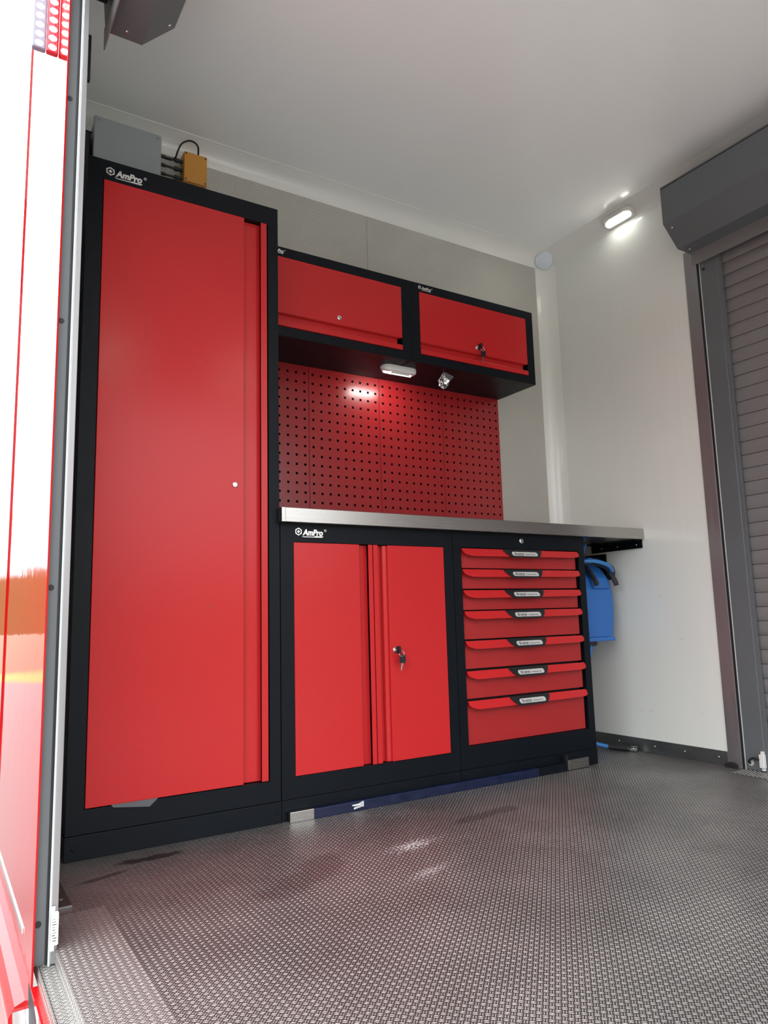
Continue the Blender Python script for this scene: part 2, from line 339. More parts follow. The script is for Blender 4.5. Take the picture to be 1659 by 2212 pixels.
# plate lining of the back wall: two sheets with a butt joint
bm = new(); box(bm, -0.09, 1.229, D - 0.003, D + 0.003, 0.0, 2.362, bev=0.0006); struct('trim_1', bm, WALLP)
bm = new(); box(bm, 1.2305, 2.238, D - 0.003, D + 0.003, 0.0, 2.362, bev=0.0006); struct('trim_2', bm, WALLP)
bm = new(); box(bm, XR, XR + 0.05, -0.345, D + 0.002, -0.03, HC + 0.03)
box(bm, XR, XR + 0.05, -2.65, -0.345, 2.08, HC + 0.03); box(bm, XR, XR + 0.05, -2.65, -2.35, -0.03, 2.08); struct('wall_right', bm, WHITE)
wr = bpy.data.objects['wall_right']; bm = new()
for y, z, l, a in ((0.17, 0.70, 0.020, 0.1), (0.155, 0.575, 0.010, 0.0), (0.165, 0.565, 0.012, 0.2), (0.15, 0.47, 0.008, 0.0), (-0.09, 0.66, 0.022, 0.1), (0.05, 0.30, 0.02, 1.3), (0.045, 0.26, 0.015, 1.5), (0.0, 0.175, 0.025, -0.3), (0.05, 0.17, 0.012, 0.1), (-0.25, 0.19, 0.010, 1.0), (-0.13, 1.06, 0.018, 0.9), (-0.18, 0.48, 0.03, 0.2), (0.14, 0.32, 0.004, 0.0)):
    c_, s2 = math.cos(a), math.sin(a); h2 = 0.0006 if l > 0.005 else 0.002
    prism(bm, [(y - l / 2 * c_, z - l / 2 * s2 - h2), (y, z - h2), (y + l / 2 * c_, z + l / 2 * s2), (y, z + h2)], 0, XR - 0.0003, XR + 0.0005)
so = obj('scuff_marks', bm, mat('grey_rub_mark', (0.22, 0.23, 0.23), 0.6), wr); so['kind'] = 'stuff'
bm = new(); box(bm, -0.12, 0.50, -2.69, -2.65, -0.03, HC + 0.03); box(bm, 2.20, 2.4, -2.69, -2.65, -0.03, HC + 0.03); box(bm, 0.50, 2.20, -2.69, -2.65, 2.06, HC + 0.03); struct('wall_front', bm, WHITE)  # gap in this unseen wall is added to light the cabinets from the front
bm = new(); box(bm, -0.118, -0.086, -0.40, D + 0.002, -0.03, HC + 0.03); box(bm, -0.118, -0.086, -2.65, -2.50, -0.03, HC + 0.03)
box(bm, -0.118, -0.086, -2.65, -0.40, 2.12, HC + 0.03); struct('wall_left', bm, WHITE)
# coves: a shallow quarter round between ceiling and walls and up the corner
def cove(name, axis, cx, cz, r, sx, sz, a0, a1):
    pts = [(cx + sx * r, cz)]
    for k in range(9):
        a = math.pi / 2 * k / 8
        pts.append((cx + sx * r * (1 - math.sin(a) * 0.80) - 0 * sx, cz + sz * r * (1 - math.cos(a) * 0.80)))
    pts = [(cx, cz)]
    n = 10
    for k in range(n + 1):
        t = k / n; ax, az = (1 - t), t
        bulge = 0.16 * math.sin(math.pi * t)
        pts.append((cx + sx * r * (ax - bulge), cz + sz * r * (az - bulge)))
    bm = new(); prism(bm, pts, axis, a0, a1); o = struct(name, bm, COVE, smooth=True)
cove('trim_3', 0, D, HC, 0.072, -1, -1, -0.085, 2.31)
cove('trim_4', 1, XR, HC, 0.072, -1, -1, -2.65, D)
cove('trim_5', 2, XR, D, 0.074, -1, -1, 0.0, HC)
# thin bead lines where coves meet the panels
bm = new(); tube(bm, [(-0.085, 0.388, 2.4295), (2.245, 0.388, 2.4295)], 0.0016, 6); struct('trim_6', bm, COVE)
# skirting
bm = new(); box(bm, XR - 0.004, XR + 0.001, -0.343, D, 0.0, 0.055, bev=0.001); box(bm, XR - 0.022, XR - 0.002, -0.343, D, 0.0, 0.003)
bs = struct('baseboard_right', bm, ALUD)
for y in (0.18, -0.008, -0.152, -0.303):
    bm = new(); disc(bm, (XR - 0.004, y, 0.030), 0.0042, 0.001, (-1, 0, 0), 16, dome=0.002); obj('screw', bm, CHROME, bs, True)
# sill of the opening
bm = new(); box(bm, -0.116, -0.086, -2.5, -0.36, -0.034, -0.028); box(bm, -0.118, -0.115, -2.5, -0.40, -0.055, -0.028)
box(bm, -0.0895, -0.087, -2.5, -0.36, -0.03, 0.0005); struct('trim_7', bm, SILLM)
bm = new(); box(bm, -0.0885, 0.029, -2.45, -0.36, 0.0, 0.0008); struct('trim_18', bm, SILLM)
# outside: body side, yard
bm = new(); box(bm, -0.130, -0.1262, -0.527, 0.270, -0.75, 2.55, bev=0.0006); box(bm, -0.1262, -0.118, -0.40, 0.270, -0.75, 2.55)
box(bm, -0.130, -0.118, -2.50, -0.527, -0.75, -0.055); box(bm, -0.130, -0.118, -4.2, -2.50, -0.75, 2.55); box(bm, -0.130, -0.118, -2.50, -0.527, 2.12, 2.55)
struct('wall_outside', bm, BODY)
bm = new(); box(bm, -0.128, -0.118, 0.286, 0.365, -0.75, 2.55, bev=0.002); struct('trim_8', bm, BODY)
bm = new(); box(bm, -0.122, -0.112, 0.25, 3.2, -0.76, 2.55); struct('trim_9', bm, BODY)
bm = new(); prism(bm, [(0.368, -0.75), (3.2, -0.75), (3.2, 2.4), (0.368, 2.55)], 0, -0.132, -0.122); struct('trim_10', bm, BODY)
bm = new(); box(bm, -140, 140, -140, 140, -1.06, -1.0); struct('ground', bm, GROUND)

# left door jamb, from the outside in
bm = new(); prism(bm, [(-0.1262, -0.508), (-0.1262, -0.41), (-0.086, -0.41), (-0.086, -0.452), (-0.1045, -0.452), (-0.1045, -0.508)], 2, -0.028, 2.12)
j = struct('trim_11', bm, GREY)
for z in (0.045, 0.68, 1.245, 1.765):
    bm = new(); disc(bm, (-0.1195, -0.508, z), 0.0062, 0.0006, (0, -1, 0)); obj('hole', bm, INNER, j)
bm = new(); box(bm, -0.1060, -0.1015, -0.512, -0.452, -0.028, 2.12, bev=0.001); struct('trim_12', bm, RUBBER)
bm = new(); box(bm, -0.0985, -0.0865, -0.522, -0.40, -0.026, 2.09, bev=0.001); struct('trim_13', bm, ALU)
bm = new(); tube(bm, spline([(-0.0995, -0.519, -0.028), (-0.0995, -0.519, 1.0), (-0.0995, -0.519, 1.96), (-0.0985, -0.519, 2.02), (-0.088, -0.519, 2.06), (-0.05, -0.519, 2.065)], 8), 0.0028, 8); struct('trim_14', bm, GASKET, smooth=True)

# right door surround
bm = new(); box(bm, XR - 0.0035, XR + 0.03, -0.399, -0.343, 0.0, 2.09, bev=0.001); struct('trim_15', bm, ALU)
bm = new(); box(bm, XR - 0.002, XR + 0.03, -0.409, -0.400, 0.0, 2.06); struct('trim_16', bm, RUBBER)
bm = new(); tube(bm, [(XR - 0.004, -0.4135, 0.0), (XR - 0.004, -0.4135, 2.04)], 0.0028, 10); struct('trim_17', bm, GASKET, smooth=True)

# ------------------------------------------------------------------ roller shutters
SG = 'roller shutter boxes over the two side openings'
dr = thing('roller_shutter', 'closed grey roller shutter of ribbed horizontal slats in the right wall', 'roller shutter', (2.35, -1.4, 0))
bm = new(); P_ = 0.0532; z = 0.0185; prof = []
while z < 2.10:
    for k in range(9):
        t = k / 8
        prof.append((2.338 - 0.0085 * math.sin(math.pi * (0.04 + 0.88 * t)) ** 0.6 + 0.0035 * t, z + P_ * 0.97 * t))
    prof.append((2.347, z + P_ * 0.985)); z += P_
A = [bm.verts.new((x, -0.487, zz)) for x, zz in prof]; B = [bm.verts.new((x, -2.35, zz)) for x, zz in prof]
for i in range(len(A) - 1): bm.faces.new((A[i], B[i], B[i + 1], A[i + 1]))
A2 = [bm.verts.new((2.362, -0.487, zz)) for zz in (prof[0][1], prof[-1][1])]; B2 = [bm.verts.new((2.362, -2.35, zz)) for zz in (prof[0][1], prof[-1][1])]
bm.faces.new((A2[0], A2[1], B2[1], B2[0])); bm.faces.new((A[0], A2[0], B2[0], B[0])); bm.faces.new((A[-1], B[-1], B2[1], A2[1])); bm.faces.new(A + [A2[1], A2[0]]); bm.faces.new(B + [B2[1], B2[0]])
obj('curtain', bm, GREYL, dr, True)
bm = new(); box(bm, XR - 0.006, XR + 0.045, -0.4925, -0.4165, 0.003, 2.06, bev=0.002); box(bm, XR - 0.004, XR + 0.01, -0.504, -0.4925, 0.003, 2.06); obj('guide_rail', bm, GREY, dr)
bx('bottom_bar', GREY, dr, 2.325, 2.365, -2.35, -0.49, -0.0, 0.018)
def roller_box(name, s, xw, y0, y1, label, group):
    """s=+1 box reaches towards +x from lip xw, s=-1 the other way; y0 is the end beside the cabinets"""
    t = thing(name, label, 'shutter box', (xw, y0, 2.05), group)
    X = lambda d: xw + s * d
    prof = [(X(0.0), 2.0575), (X(0.088), 2.0575), (X(0.170), 2.143), (X(0.170), 2.300), (X(0.165), 2.305), (X(-0.02), 2.325)]
    bm = new(); A = [bm.verts.new((x, y0, z)) for x, z in prof]; B = [bm.verts.new((x, y1, z)) for x, z in prof]
    for i in range(6): bm.faces.new((A[i], B[i], B[(i + 1) % 6], A[(i + 1) % 6]))
    bm.faces.new(A[::-1]); bm.faces.new(B)
    obj('cover', bm, GREY, t)
    bm = new(); prism(bm, [(x, z) for x, z in prof], 1, y0 + 0.0035, y0); obj('end_plate', bm, GREY, t)
    bm = new(); box(bm, min(X(-0.003), X(0.0)), max(X(-0.003), X(0.0)), y1, y0 + 0.004, 2.006, 2.062)
    box(bm, min(X(-0.003), X(0.010)), max(X(-0.003), X(0.010)), y1, y0 + 0.004, 2.055, 2.059); obj('hanging_lip', bm, GREYL, t)
    bm = new(); box(bm, min(X(0.166), X(0.1725)), max(X(0.166), X(0.1725)), y1, y0, 2.292, 2.2935)
    obj('joint_line', bm, INNER, t)
    for d, z, nrm in ((0.045, 2.0575, (0, 0, -1)), (0.150, 2.122, (s * 0.72, 0, -0.70))):
        bm = new(); disc(bm, (X(d), y0 - 0.022, z), 0.0045, 0.0012, nrm, 16, dome=0.002); obj('screw', bm, CHROME, t, True)
    return t
roller_box('shutter_box', -1, 2.283, -0.40, -2.4, 'grey roller shutter box above the closed shutter at the right', SG)
lb = roller_box('shutter_box', 1, -0.030, -0.40, -2.45, 'grey roller shutter box above the open doorway, upper left', SG)
bm = new(); box(bm, -0.080, -0.036, -2.4, -0.44, 2.095, 2.30); obj('roll', bm, INNER, lb)
def chain(pts, label, name='bead_chain'):
    t = thing(name, label, 'chain', pts[0])
    bm = new(); P = spline(pts, 8); d = 0.0
    last = None
    for p in P:
        if last is None or (p - last).length >= 0.0058:
            bmesh.ops.create_icosphere(bm, subdivisions=1, radius=0.0027, matrix=Matrix.Translation(p)); last = p
    obj('beads', bm, CHROME, t, True)
    bm = new(); bmesh.ops.create_icosphere(bm, subdivisions=2, radius=0.0055, matrix=Matrix.Translation(Vector(pts[-1]) + Vector((0, 0, -0.006)))); obj('end_ball', bm, PLASTIC, t, True)
chain([(2.298, -0.433, 2.04), (2.297, -0.432, 2.02), (2.297, -0.436, 1.985)], 'short dark bead chain hanging under the right shutter box')
chain([(-0.079, -0.43, 2.085), (-0.077, -0.43, 2.05), (-0.077, -0.43, 1.995)], 'short dark bead chain hanging at the open doorway, upper left')
bl = tag(bx('black_cover_strip', PLASTIC, None, -0.083, -0.066, -0.43, -0.415, 1.887, 2.006, bev=0.002), 'narrow black vertical strip with a screw beside the open doorway rail', 'cover strip')
for z in (1.898, 1.995):
    bm = new(); disc(bm, (-0.0745, -0.430, z), 0.003, 0.001, (0, -1, 0)); obj('screw', bm, CHROME, bl)

# ------------------------------------------------------------------ cabinets
def carcass(parent, x0, x1, y0, y1, z0, z1, ox0, ox1, oz0, oz1, t=0.02):
    bm = new(); e = 0.001
    box(bm, x0, ox0, y0, y0 + t, z0, z1); box(bm, ox1, x1, y0, y0 + t, z0, z1)
    box(bm, ox0, ox1, y0, y0 + t, oz1, z1); box(bm, ox0, ox1, y0, y0 + t, z0, oz0)
    box(bm, x0, x0 + 0.004, y0 + t, y1, z0, z1); box(bm, x1 - 0.004, x1, y0 + t, y1, z0, z1)
    box(bm, x0 + 0.004, x1 - 0.004, y0 + t, y1, z1 - 0.004, z1); box(bm, x0 + 0.004, x1 - 0.004, y0 + t, y1, z0, z0 + 0.004)
    box(bm, x0 + 0.004, x1 - 0.004, y1 - 0.004, y1, z0 + 0.004, z1 - 0.004)
    bmesh.ops.remove_doubles(bm, verts=bm.verts, dist=1e-6)
    return obj('carcass', bm, BLACK, parent)
def screw(parent, x, z, y, r=0.0045, m=BLACK):
    bm = new(); disc(bm, (x, y, z), r, 0.001, (0, -1, 0), 16, dome=0.0015); return obj('screw', bm, m, parent, True)

# tall cabinet
T = thing('tall_cabinet', 'tall black framed tool cabinet with one full-height red door', 'cabinet', (0.3, 0.23, 0))
carcass(T, 0.001, 0.6025, 0.0, 0.455, 0.0635, 1.973, 0.045, 0.567, 0.124, 1.911)
pl = bx('plinth', BLACK, T, -0.001, 0.6035, -0.002, 0.44, 0.0, 0.0615, bev=0.0012)
screw(pl, 0.020, 0.030, -0.002); screw(pl, 0.586, 0.031, -0.002)
dd = bx('door', RED, T, 0.0475, 0.484, -0.001, 0.018, 0.1265, 1.9095, bev=0.0012); dd['label'] = 'full-height red steel door'
bm = new(); box(bm, 0.484, 0.546, 0.020, 0.024, 0.1265, 1.9085); box(bm, 0.4825, 0.4845, 0.010, 0.024, 0.1265, 1.9085); obj('finger_channel', bm, RED, dd)
bm = new(); box(bm, 0.5415, 0.5625, -0.001, 0.003, 0.1265, 1.9095, bev=0.001); box(bm, 0.5600, 0.5625, 0.003, 0.024, 0.1265, 1.9085); obj('pull_flange', bm, RED, dd)
lock(dd, 0.4545, 1.018, -0.001)
bm = new()
for (a, b) in ((0.380, 0.654), (0.383, 0.650), (0.379, 0.646), (0.384, 0.643)): box(bm, a, a + 0.003, -0.0013, -0.0009, b, b + 0.0022)
obj('scuff', bm, SCUFF, dd)
logo(T, 0.052, 1.938, 0.118, 0.0)

# two-door base cabinet
B = thing('base_cabinet', 'black framed base cabinet with two red doors under the worktop', 'cabinet', (0.945, 0.23, 0))
carcass(B, 0.6055, 1.2845, 0.0, 0.455, 0.0635, 0.906, 0.6505, 1.2435, 0.1265, 0.8475)
pl = bx('plinth', BLACK, B, 0.6055, 1.2845, 0.001, 0.44, 0.0, 0.0615, bev=0.0012)
screw(pl, 0.622, 0.031, 0.001); screw(pl, 1.268, 0.049, 0.001)
ld_ = bx('door', RED, B, 0.6515, 0.8915, -0.001, 0.018, 0.128, 0.846, bev=0.0012)
bx('finger_channel', RED, ld_, 0.8900, 0.932, 0.020, 0.024, 0.128, 0.845)
bm = new(); box(bm, 0.9265, 0.9425, -0.002, 0.002, 0.128, 0.846, bev=0.001); box(bm, 0.9405, 0.9425, 0.002, 0.024, 0.128, 0.845); obj('pull_flange', bm, RED, ld_)
rd_ = bx('door', RED, B, 1.0035, 1.2425, -0.001, 0.018, 0.128, 0.846, bev=0.0012)
bm = new(); prism(bm, [(0.960, 0.024), (0.986, 0.024), (0.990, 0.012), (1.0035, 0.0095), (1.0035, 0.014), (0.994, 0.016), (0.989, 0.028), (0.960, 0.028)], 2, 0.128, 0.845); obj('finger_channel', bm, RED, rd_)
bm = new(); box(bm, 0.9465, 0.9640, -0.002, 0.002, 0.128, 0.846, bev=0.001); box(bm, 0.9465, 0.9485, 0.002, 0.024, 0.128, 0.845); obj('pull_flange', bm, RED, rd_)
lock(rd_, 1.0225, 0.491, -0.001)
keys(1.0225, 0.491, -0.001, 'key with a black-headed spare hanging in the base cabinet door lock')
logo(B, 0.6565, 0.880, 0.112, 0.0)

# drawer cabinet
R_ = thing('drawer_cabinet', 'black framed tool cabinet with seven red drawers under the worktop', 'cabinet', (1.627, 0.23, 0))
carcass(R_, 1.2865, 1.9655, 0.0, 0.455, 0.0635, 0.906, 1.3235, 1.9315, 0.140, 0.8485)
bm = new(); box(bm, 1.2865, 1.970, 0.001, 0.44, 0.0, 0.0615, bev=0.0012); obj('plinth', bm, BLACK, R_)
screw(R_, 1.305, 0.048, 0.001)
bm = new(); box(bm, 1.325, 1.327, 0.026, 0.44, 0.142, 0.846); box(bm, 1.926, 1.930, 0.04, 0.44, 0.142, 0.846); box(bm, 1.3275, 1.926, 0.042, 0.046, 0.142, 0.847); obj('runner_wall', bm, INNER, R_)
lock(R_, 1.620, 0.8805, 0.0, r=0.010)
def drawer(zt, zb):
    x0, x1, yb = 1.3250, 1.9215, 0.010
    bm = new()
    box(bm, x0, x1, yb, yb + 0.0015, zb, zt - 0.004); box(bm, x1 - 0.0015, x1, yb + 0.0015, yb + 0.028, zb, zt - 0.004)
    box(bm, x0, x1, yb + 0.0015, yb + 0.02, zb, zb + 0.0015); box(bm, x0, x1, yb + 0.0015, yb + 0.03, zt - 0.0055, zt - 0.004)
    d = obj('drawer', bm, REDD, R_)
    # lip: slanted pull rail along the top edge
    X0, X1 = 1.3248, 1.9225
    out = [(X0, 0), (X0 + 0.0005, -0.011), (X0 + 0.004, -0.017), (X0 + 0.010, -0.0215), (X0 + 0.035, -0.0285), (X0 + 0.08, -0.029), (X1 - 0.05, -0.026), (X1 - 0.018, -0.0245), (X1 - 0.006, -0.021), (X1, -0.014), (X1, -0.003), (X1 - 0.004, 0)]
    yf = lambda dz: -0.004 + dz * 0.55      # slants outward going down
    bm = new(); F = [bm.verts.new((x, yf(dz), zt + dz)) for x, dz in out]; K = [bm.verts.new((x, yf(dz) + 0.002, zt + dz)) for x, dz in out]
    bm.faces.new(F); bm.faces.new(K[::-1]); n = len(out)
    for i in range(n): bm.faces.new((F[i], K[i], K[(i + 1) % n], F[(i + 1) % n]))
    prism(bm, [(-0.0035, zt - 0.0015), (yb + 0.0015, zt - 0.0055), (yb + 0.0015, zt - 0.004), (-0.0035, zt)], 0, X0 + 0.001, X1 - 0.004)
    obj('pull_lip', bm, RED, d)
    g = [(1.519, 0.0012), (1.521, -0.006), (1.533, -0.020), (1.548, -0.0300), (1.556, -0.0325), (1.682, -0.0315), (1.694, -0.0275), (1.706, -0.018), (1.715, -0.005), (1.715, 0.0012)]
    bm = new(); F = [bm.verts.new((x, yf(dz) - 0.0045, zt + dz)) for x, dz in g]; K = [bm.verts.new((x, yf(dz) - 0.0003, zt + dz)) for x, dz in g]
    bm.faces.new(F); bm.faces.new(K[::-1]); n = len(g)
    for i in range(n): bm.faces.new((F[i], K[i], K[(i + 1) % n], F[(i + 1) % n]))
    obj('grip', bm, PLASTIC, d)['label'] = 'black plastic finger grip'
    def slant(bm2):
        for v in bm2.verts:
            dz = v.co.z - zt; v.co.y = yf(dz) - 0.0045 + (v.co.y)
    bm = new(); prism(bm, stadium(1.6215, zt - 0.0165, 0.131, 0.0165), 1, -0.0012, 0.0); slant(bm); obj('name_plate', bm, PLATE, d)['label'] = 'silver plate with AmPro lettering'
    def small(name, s, x, dz, size, width, bold, shear=0.0):
        cu = bpy.data.curves.new(name, 'FONT'); cu.body = s; cu.size = size; cu.extrude = 0.00015; cu.offset = bold; cu.shear = shear; cu.resolution_u = 3
        t = bpy.data.objects.new('tmp', cu); COL.objects.link(t); dg = bpy.context.evaluated_depsgraph_get()
        me = bpy.data.meshes.new_from_object(t.evaluated_get(dg)); bpy.data.objects.remove(t)
        k = width / (max(v.co.x for v in me.vertices) - min(v.co.x for v in me.vertices)); me.transform(Matrix.Diagonal((k, 1, 1, 1)))
        me.transform(Matrix.Translation((x, -0.00135, zt + dz)) @ Matrix.Rotation(math.pi / 2, 4, 'X')); b = new(); b.from_mesh(me); slant(b); obj(name, b, INK, d)
    small('plate_word', 'AmPro®', 1.581, -0.0200, 0.0105, 0.034, 0.00025, 0.2)
    small('plate_line', 'Professional Tools', 1.621, -0.0195, 0.0055, 0.050, 0.0001)
    bm = new(); cx, cz = 1.573, zt - 0.0165
    O = [(cx + 0.0058 * math.cos(math.pi / 2 + k * math.pi / 3), cz + 0.0058 * math.sin(math.pi / 2 + k * math.pi / 3)) for k in range(6)]
    I = [(cx + 0.0036 * math.cos(math.pi / 2 + k * math.pi / 3), cz + 0.0036 * math.sin(math.pi / 2 + k * math.pi / 3)) for k in range(6)]
    for k in range(6): q = (k + 1) % 6; prism(bm, [O[k], O[q], I[q], I[k]], 1, -0.0016, -0.0012)
    prism(bm, [(cx, cz - 0.002), (cx + 0.002, cz), (cx, cz + 0.002), (cx - 0.002, cz)], 1, -0.0016, -0.0012)
    prism(bm, [(1.581, cz - 0.0062), (1.613, cz - 0.0062), (1.611, cz - 0.0052), (1.583, cz - 0.0052)], 1, -0.0016, -0.0012)
    slant(bm); obj('plate_nut', bm, INK, d)
for zt, zb in ((0.8445, 0.773), (0.7675, 0.697), (0.6905, 0.619), (0.614, 0.513), (0.507, 0.4075), (0.400, 0.302), (0.295, 0.142)): drawer(zt, zb)

# wall cabinets
def wall_cab(x0, x1, ox0, ox1, label, key):
    t = thing('wall_cabinet', label, 'cabinet', ((x0 + x1) / 2, 0.32, 1.615), 'wall cabinets above the pegboards')
    carcass(t, x0, x1, 0.19, 0.457, 1.614, 1.954, ox0, ox1, 1.649, 1.918)
    d = bx('door', RED, t, ox0 + 0.0015, ox1 - 0.0015, 0.189, 0.208, 1.7025, 1.9165, bev=0.0012)
    bm = new(); box(bm, ox0 + 0.0015, ox1 - 0.014, 0.208, 0.211, 1.655, 1.7035); box(bm, ox0 + 0.0015, ox1 - 0.0145, 0.191, 0.208, 1.7005, 1.7025); obj('finger_channel', bm, RED, d)
    bm = new(); box(bm, ox0 + 0.0015, ox1 - 0.0012, 0.188, 0.192, 1.652, 1.6725, bev=0.001); box(bm, ox0 + 0.0015, ox1 - 0.002, 0.192, 0.211, 1.652, 1.6545); obj('pull_flange', bm, RED, d)
    lock(d, (ox0 + ox1) / 2 + 0.0, 1.7275, 0.189)
    return t
w1 = wall_cab(0.6045, 1.2655, 0.646, 1.2225, 'wall cabinet with red lift-up door next to the tall cabinet, lock without a key', False)
w2 = wall_cab(1.2665, 1.9345, 1.309, 1.894, 'wall cabinet with red lift-up door and a key hanging in its lock', True)
logo(w1, 0.648, 1.938, 0.068, 0.19); logo(w2, 1.306, 1.9365, 0.072, 0.19)
keys(1.6015, 1.7275, 0.189, 'key with a black-headed spare hanging in the right wall cabinet lock')

# worktop
bm = new(); box(bm, 0.6062, 2.3065, -0.035, 0.440, 0.9065, 0.953, bev=0.0016); box(bm, 0.5955, 0.6100, -0.035, -0.004, 0.9065, 0.953, bev=0.0012)
wt = tag(obj('worktop', bm, STEEL, None, org=(1.45, 0.2, 0.93)), 'long brushed stainless steel worktop over the base cabinets', 'worktop')
br = thing('worktop_bracket', 'black steel angle bracket under the right end of the worktop', 'bracket', (2.3, 0.12, 0.88))
bm = new(); prism(bm, [(-0.024, 0.870), (0.262, 0.868), (0.262, 0.9063), (-0.024, 0.9063)], 0, 2.301, 2.3065); box(bm, 2.262, 2.301, -0.020, 0.262, 0.9025, 0.906); obj('angle', bm, BLACK, br)
for y in (0.006, 0.11, 0.20):
    bm = new(); disc(bm, (2.301, y, 0.886), 0.0045, 0.001, (-1, 0, 0), 14, dome=0.002); obj('bolt', bm, CHROME, br, True)

# pegboards
HP = 0.037; ZP = 0.0375
def pegboard(x0, label):
    t = thing('pegboard', label, 'pegboard', (x0 + 0.1665, 0.45, 0.955), 'red pegboard panels behind the worktop')
    xs = [x0 + 0.0008]; zs = [0.9545]
    for k in range(9): c = x0 + 0.0185 + HP * k; xs += [c - 0.0048, c + 0.0048]
    xs.append(x0 + 0.3322)
    zc = 1.582 - ZP * 16
    while zc < 1.600: zs += [zc - 0.0048, zc + 0.0048]; zc += ZP
    zs.append(1.6135)
    for Z in list(zs):
        pass
    zs = sorted(z for z in zs if 0.9545 <= z <= 1.6135)
    if zs[1] - 0.9545 > 0.03: pass
    holes_z = [(1.582 - ZP * k) for k in range(17)]
    bm = new(); V = {}
    for i, x in enumerate(xs):
        for k, z in enumerate(zs): V[i, k] = bm.verts.new((x, 0.4435, z))
    for i in range(len(xs) - 1):
        for k in range(len(zs) - 1):
            xm, zm = (xs[i] + xs[i + 1]) / 2, (zs[k] + zs[k + 1]) / 2
            if i % 2 == 1 and any(abs(zm - h) < 0.003 for h in holes_z): continue
            bm.faces.new((V[i, k], V[i + 1, k], V[i + 1, k + 1], V[i, k + 1]))
    bmesh.ops.recalc_face_normals(bm, faces=bm.faces)
    bmesh.ops.solidify(bm, geom=bm.faces[:], thickness=0.0013)
    box(bm, x0 + 0.0008, x0 + 0.0022, 0.445, 0.4555, 0.9545, 1.6135); box(bm, x0 + 0.3308, x0 + 0.3322, 0.445, 0.4555, 0.9545, 1.6135)
    obj('perforated_sheet', bm, PEG, t)
    bx('hole_shade_sheet', HOLE, t, x0 + 0.0025, x0 + 0.3305, 0.4510, 0.4555, 0.9545, 1.6135)  # black sheet added so the holes look as dark as in shade
for k, lab in enumerate(('red pegboard panel partly hidden by the tall cabinet', 'red pegboard panel left of the lit lamp, second from the tall cabinet',
                         'red pegboard panel lit brightest by the lamp above, third from the tall cabinet', 'red pegboard panel at the right end beside the bare wall plate')):
    pegboard(0.5945 + 0.3335 * k, lab)

# ------------------------------------------------------------------ lamps
def lamp(label, M4, lens, name='led_lamp'):
    """local: x along, y across (lens side +y), z away from the surface"""
    t = bpy.data.objects.new(name, None); COL.objects.link(t); t.matrix_world = M4; tag(t, label, 'lamp', 'small white LED lamps')
    def add(nm, bm, m, sm=False):
        bmesh.ops.recalc_face_normals(bm, faces=bm.faces); uvz(bm); me = bpy.data.meshes.new(nm); bm.to_mesh(me); bm.free(); me.materials.append(m)
        o = bpy.data.objects.new(nm, me); COL.objects.link(o); o.parent = t
        if sm:
            for p in me.polygons: p.use_smooth = True
            md = o.modifiers.new('edge', 'EDGE_SPLIT'); md.split_angle = math.radians(35)
        return o
    def ring(w, h, z, cy=0.0): return [(x, y + cy, z - (0.34 * (y + cy) if z > 0.005 else 0)) for x, y in stadium(0, 0, w, h, 10)]
    bm = new(); R = [[bm.verts.new(p) for p in ring(*a)] for a in ((0.166, 0.062, 0.0), (0.168, 0.064, 0.004), (0.164, 0.058, 0.014), (0.148, 0.036, 0.022, 0.006))]
    bm.faces.new(R[0][::-1]); bm.faces.new(R[-1])
    for a, b in zip(R, R[1:]):
        for i in range(len(a)): bm.faces.new((a[i], a[(i + 1) % len(a)], b[(i + 1) % len(a)], b[i]))
    add('housing', bm, LAMPW, True)
    bm = new(); R = [[bm.verts.new(p) for p in ring(*a)] for a in ((0.136, 0.026, 0.0205, 0.0085), (0.134, 0.024, 0.0255, 0.0085), (0.126, 0.016, 0.0285, 0.0085))]
    bm.faces.new(R[0][::-1]); bm.faces.new(R[-1])
    for a, b in zip(R, R[1:]):
        for i in range(len(a)): bm.faces.new((a[i], a[(i + 1) % len(a)], b[(i + 1) % len(a)], b[i]))
    add('lens', bm, lens, True)
    bm = new()
    for k in range(6): box(bm, -0.045, 0.045, -0.027 + 0.0028 * k, -0.0256 + 0.0028 * k, 0.0205 + 0.0014 * k, 0.0245 + 0.0014 * k)
    add('ribs', bm, LAMPW)
def frame_m(loc, x, z):
    x = Vector(x).normalized(); z = Vector(z).normalized(); y = z.cross(x).normalized(); x = y.cross(z)
    return Matrix(((x.x, y.x, z.x, loc[0]), (x.y, y.y, z.y, loc[1]), (x.z, y.z, z.z, loc[2]), (0, 0, 0, 1)))
lamp('lit white oval lamp under the wall cabinets above the pegboard', frame_m((1.262, 0.289, 1.6135), (-1, 0, 0), (0, 0.0, -1)), LENSU)
lamp('lit white oval lamp on the cove beside the right shutter box', frame_m((2.283, -0.055, 2.4000), (0, 1, 0), (-1, 0, -0.75)), LENS)
lamp('lit white oval lamp on the front cove out of view, nearer the doorway', frame_m((0.57, -2.64, 2.33), (1, 0, 0), (0, 1, -0.6)), LENSF)
lamp('lit white oval lamp on the front cove out of view, further from the doorway', frame_m((1.47, -2.64, 2.34), (1, 0, 0), (0, 1, -0.6)), LENSF)
bm = new(); tube(bm, [(1.256, 0.262, 1.6125), (1.258, 0.20, 1.6125)], 0.0016, 6); tag(obj('lamp_wire', bm, RUBBER, None, org=(1.257, 0.23, 1.6125)), 'short black wire running from the under-cabinet lamp to the cabinet joint', 'wire')

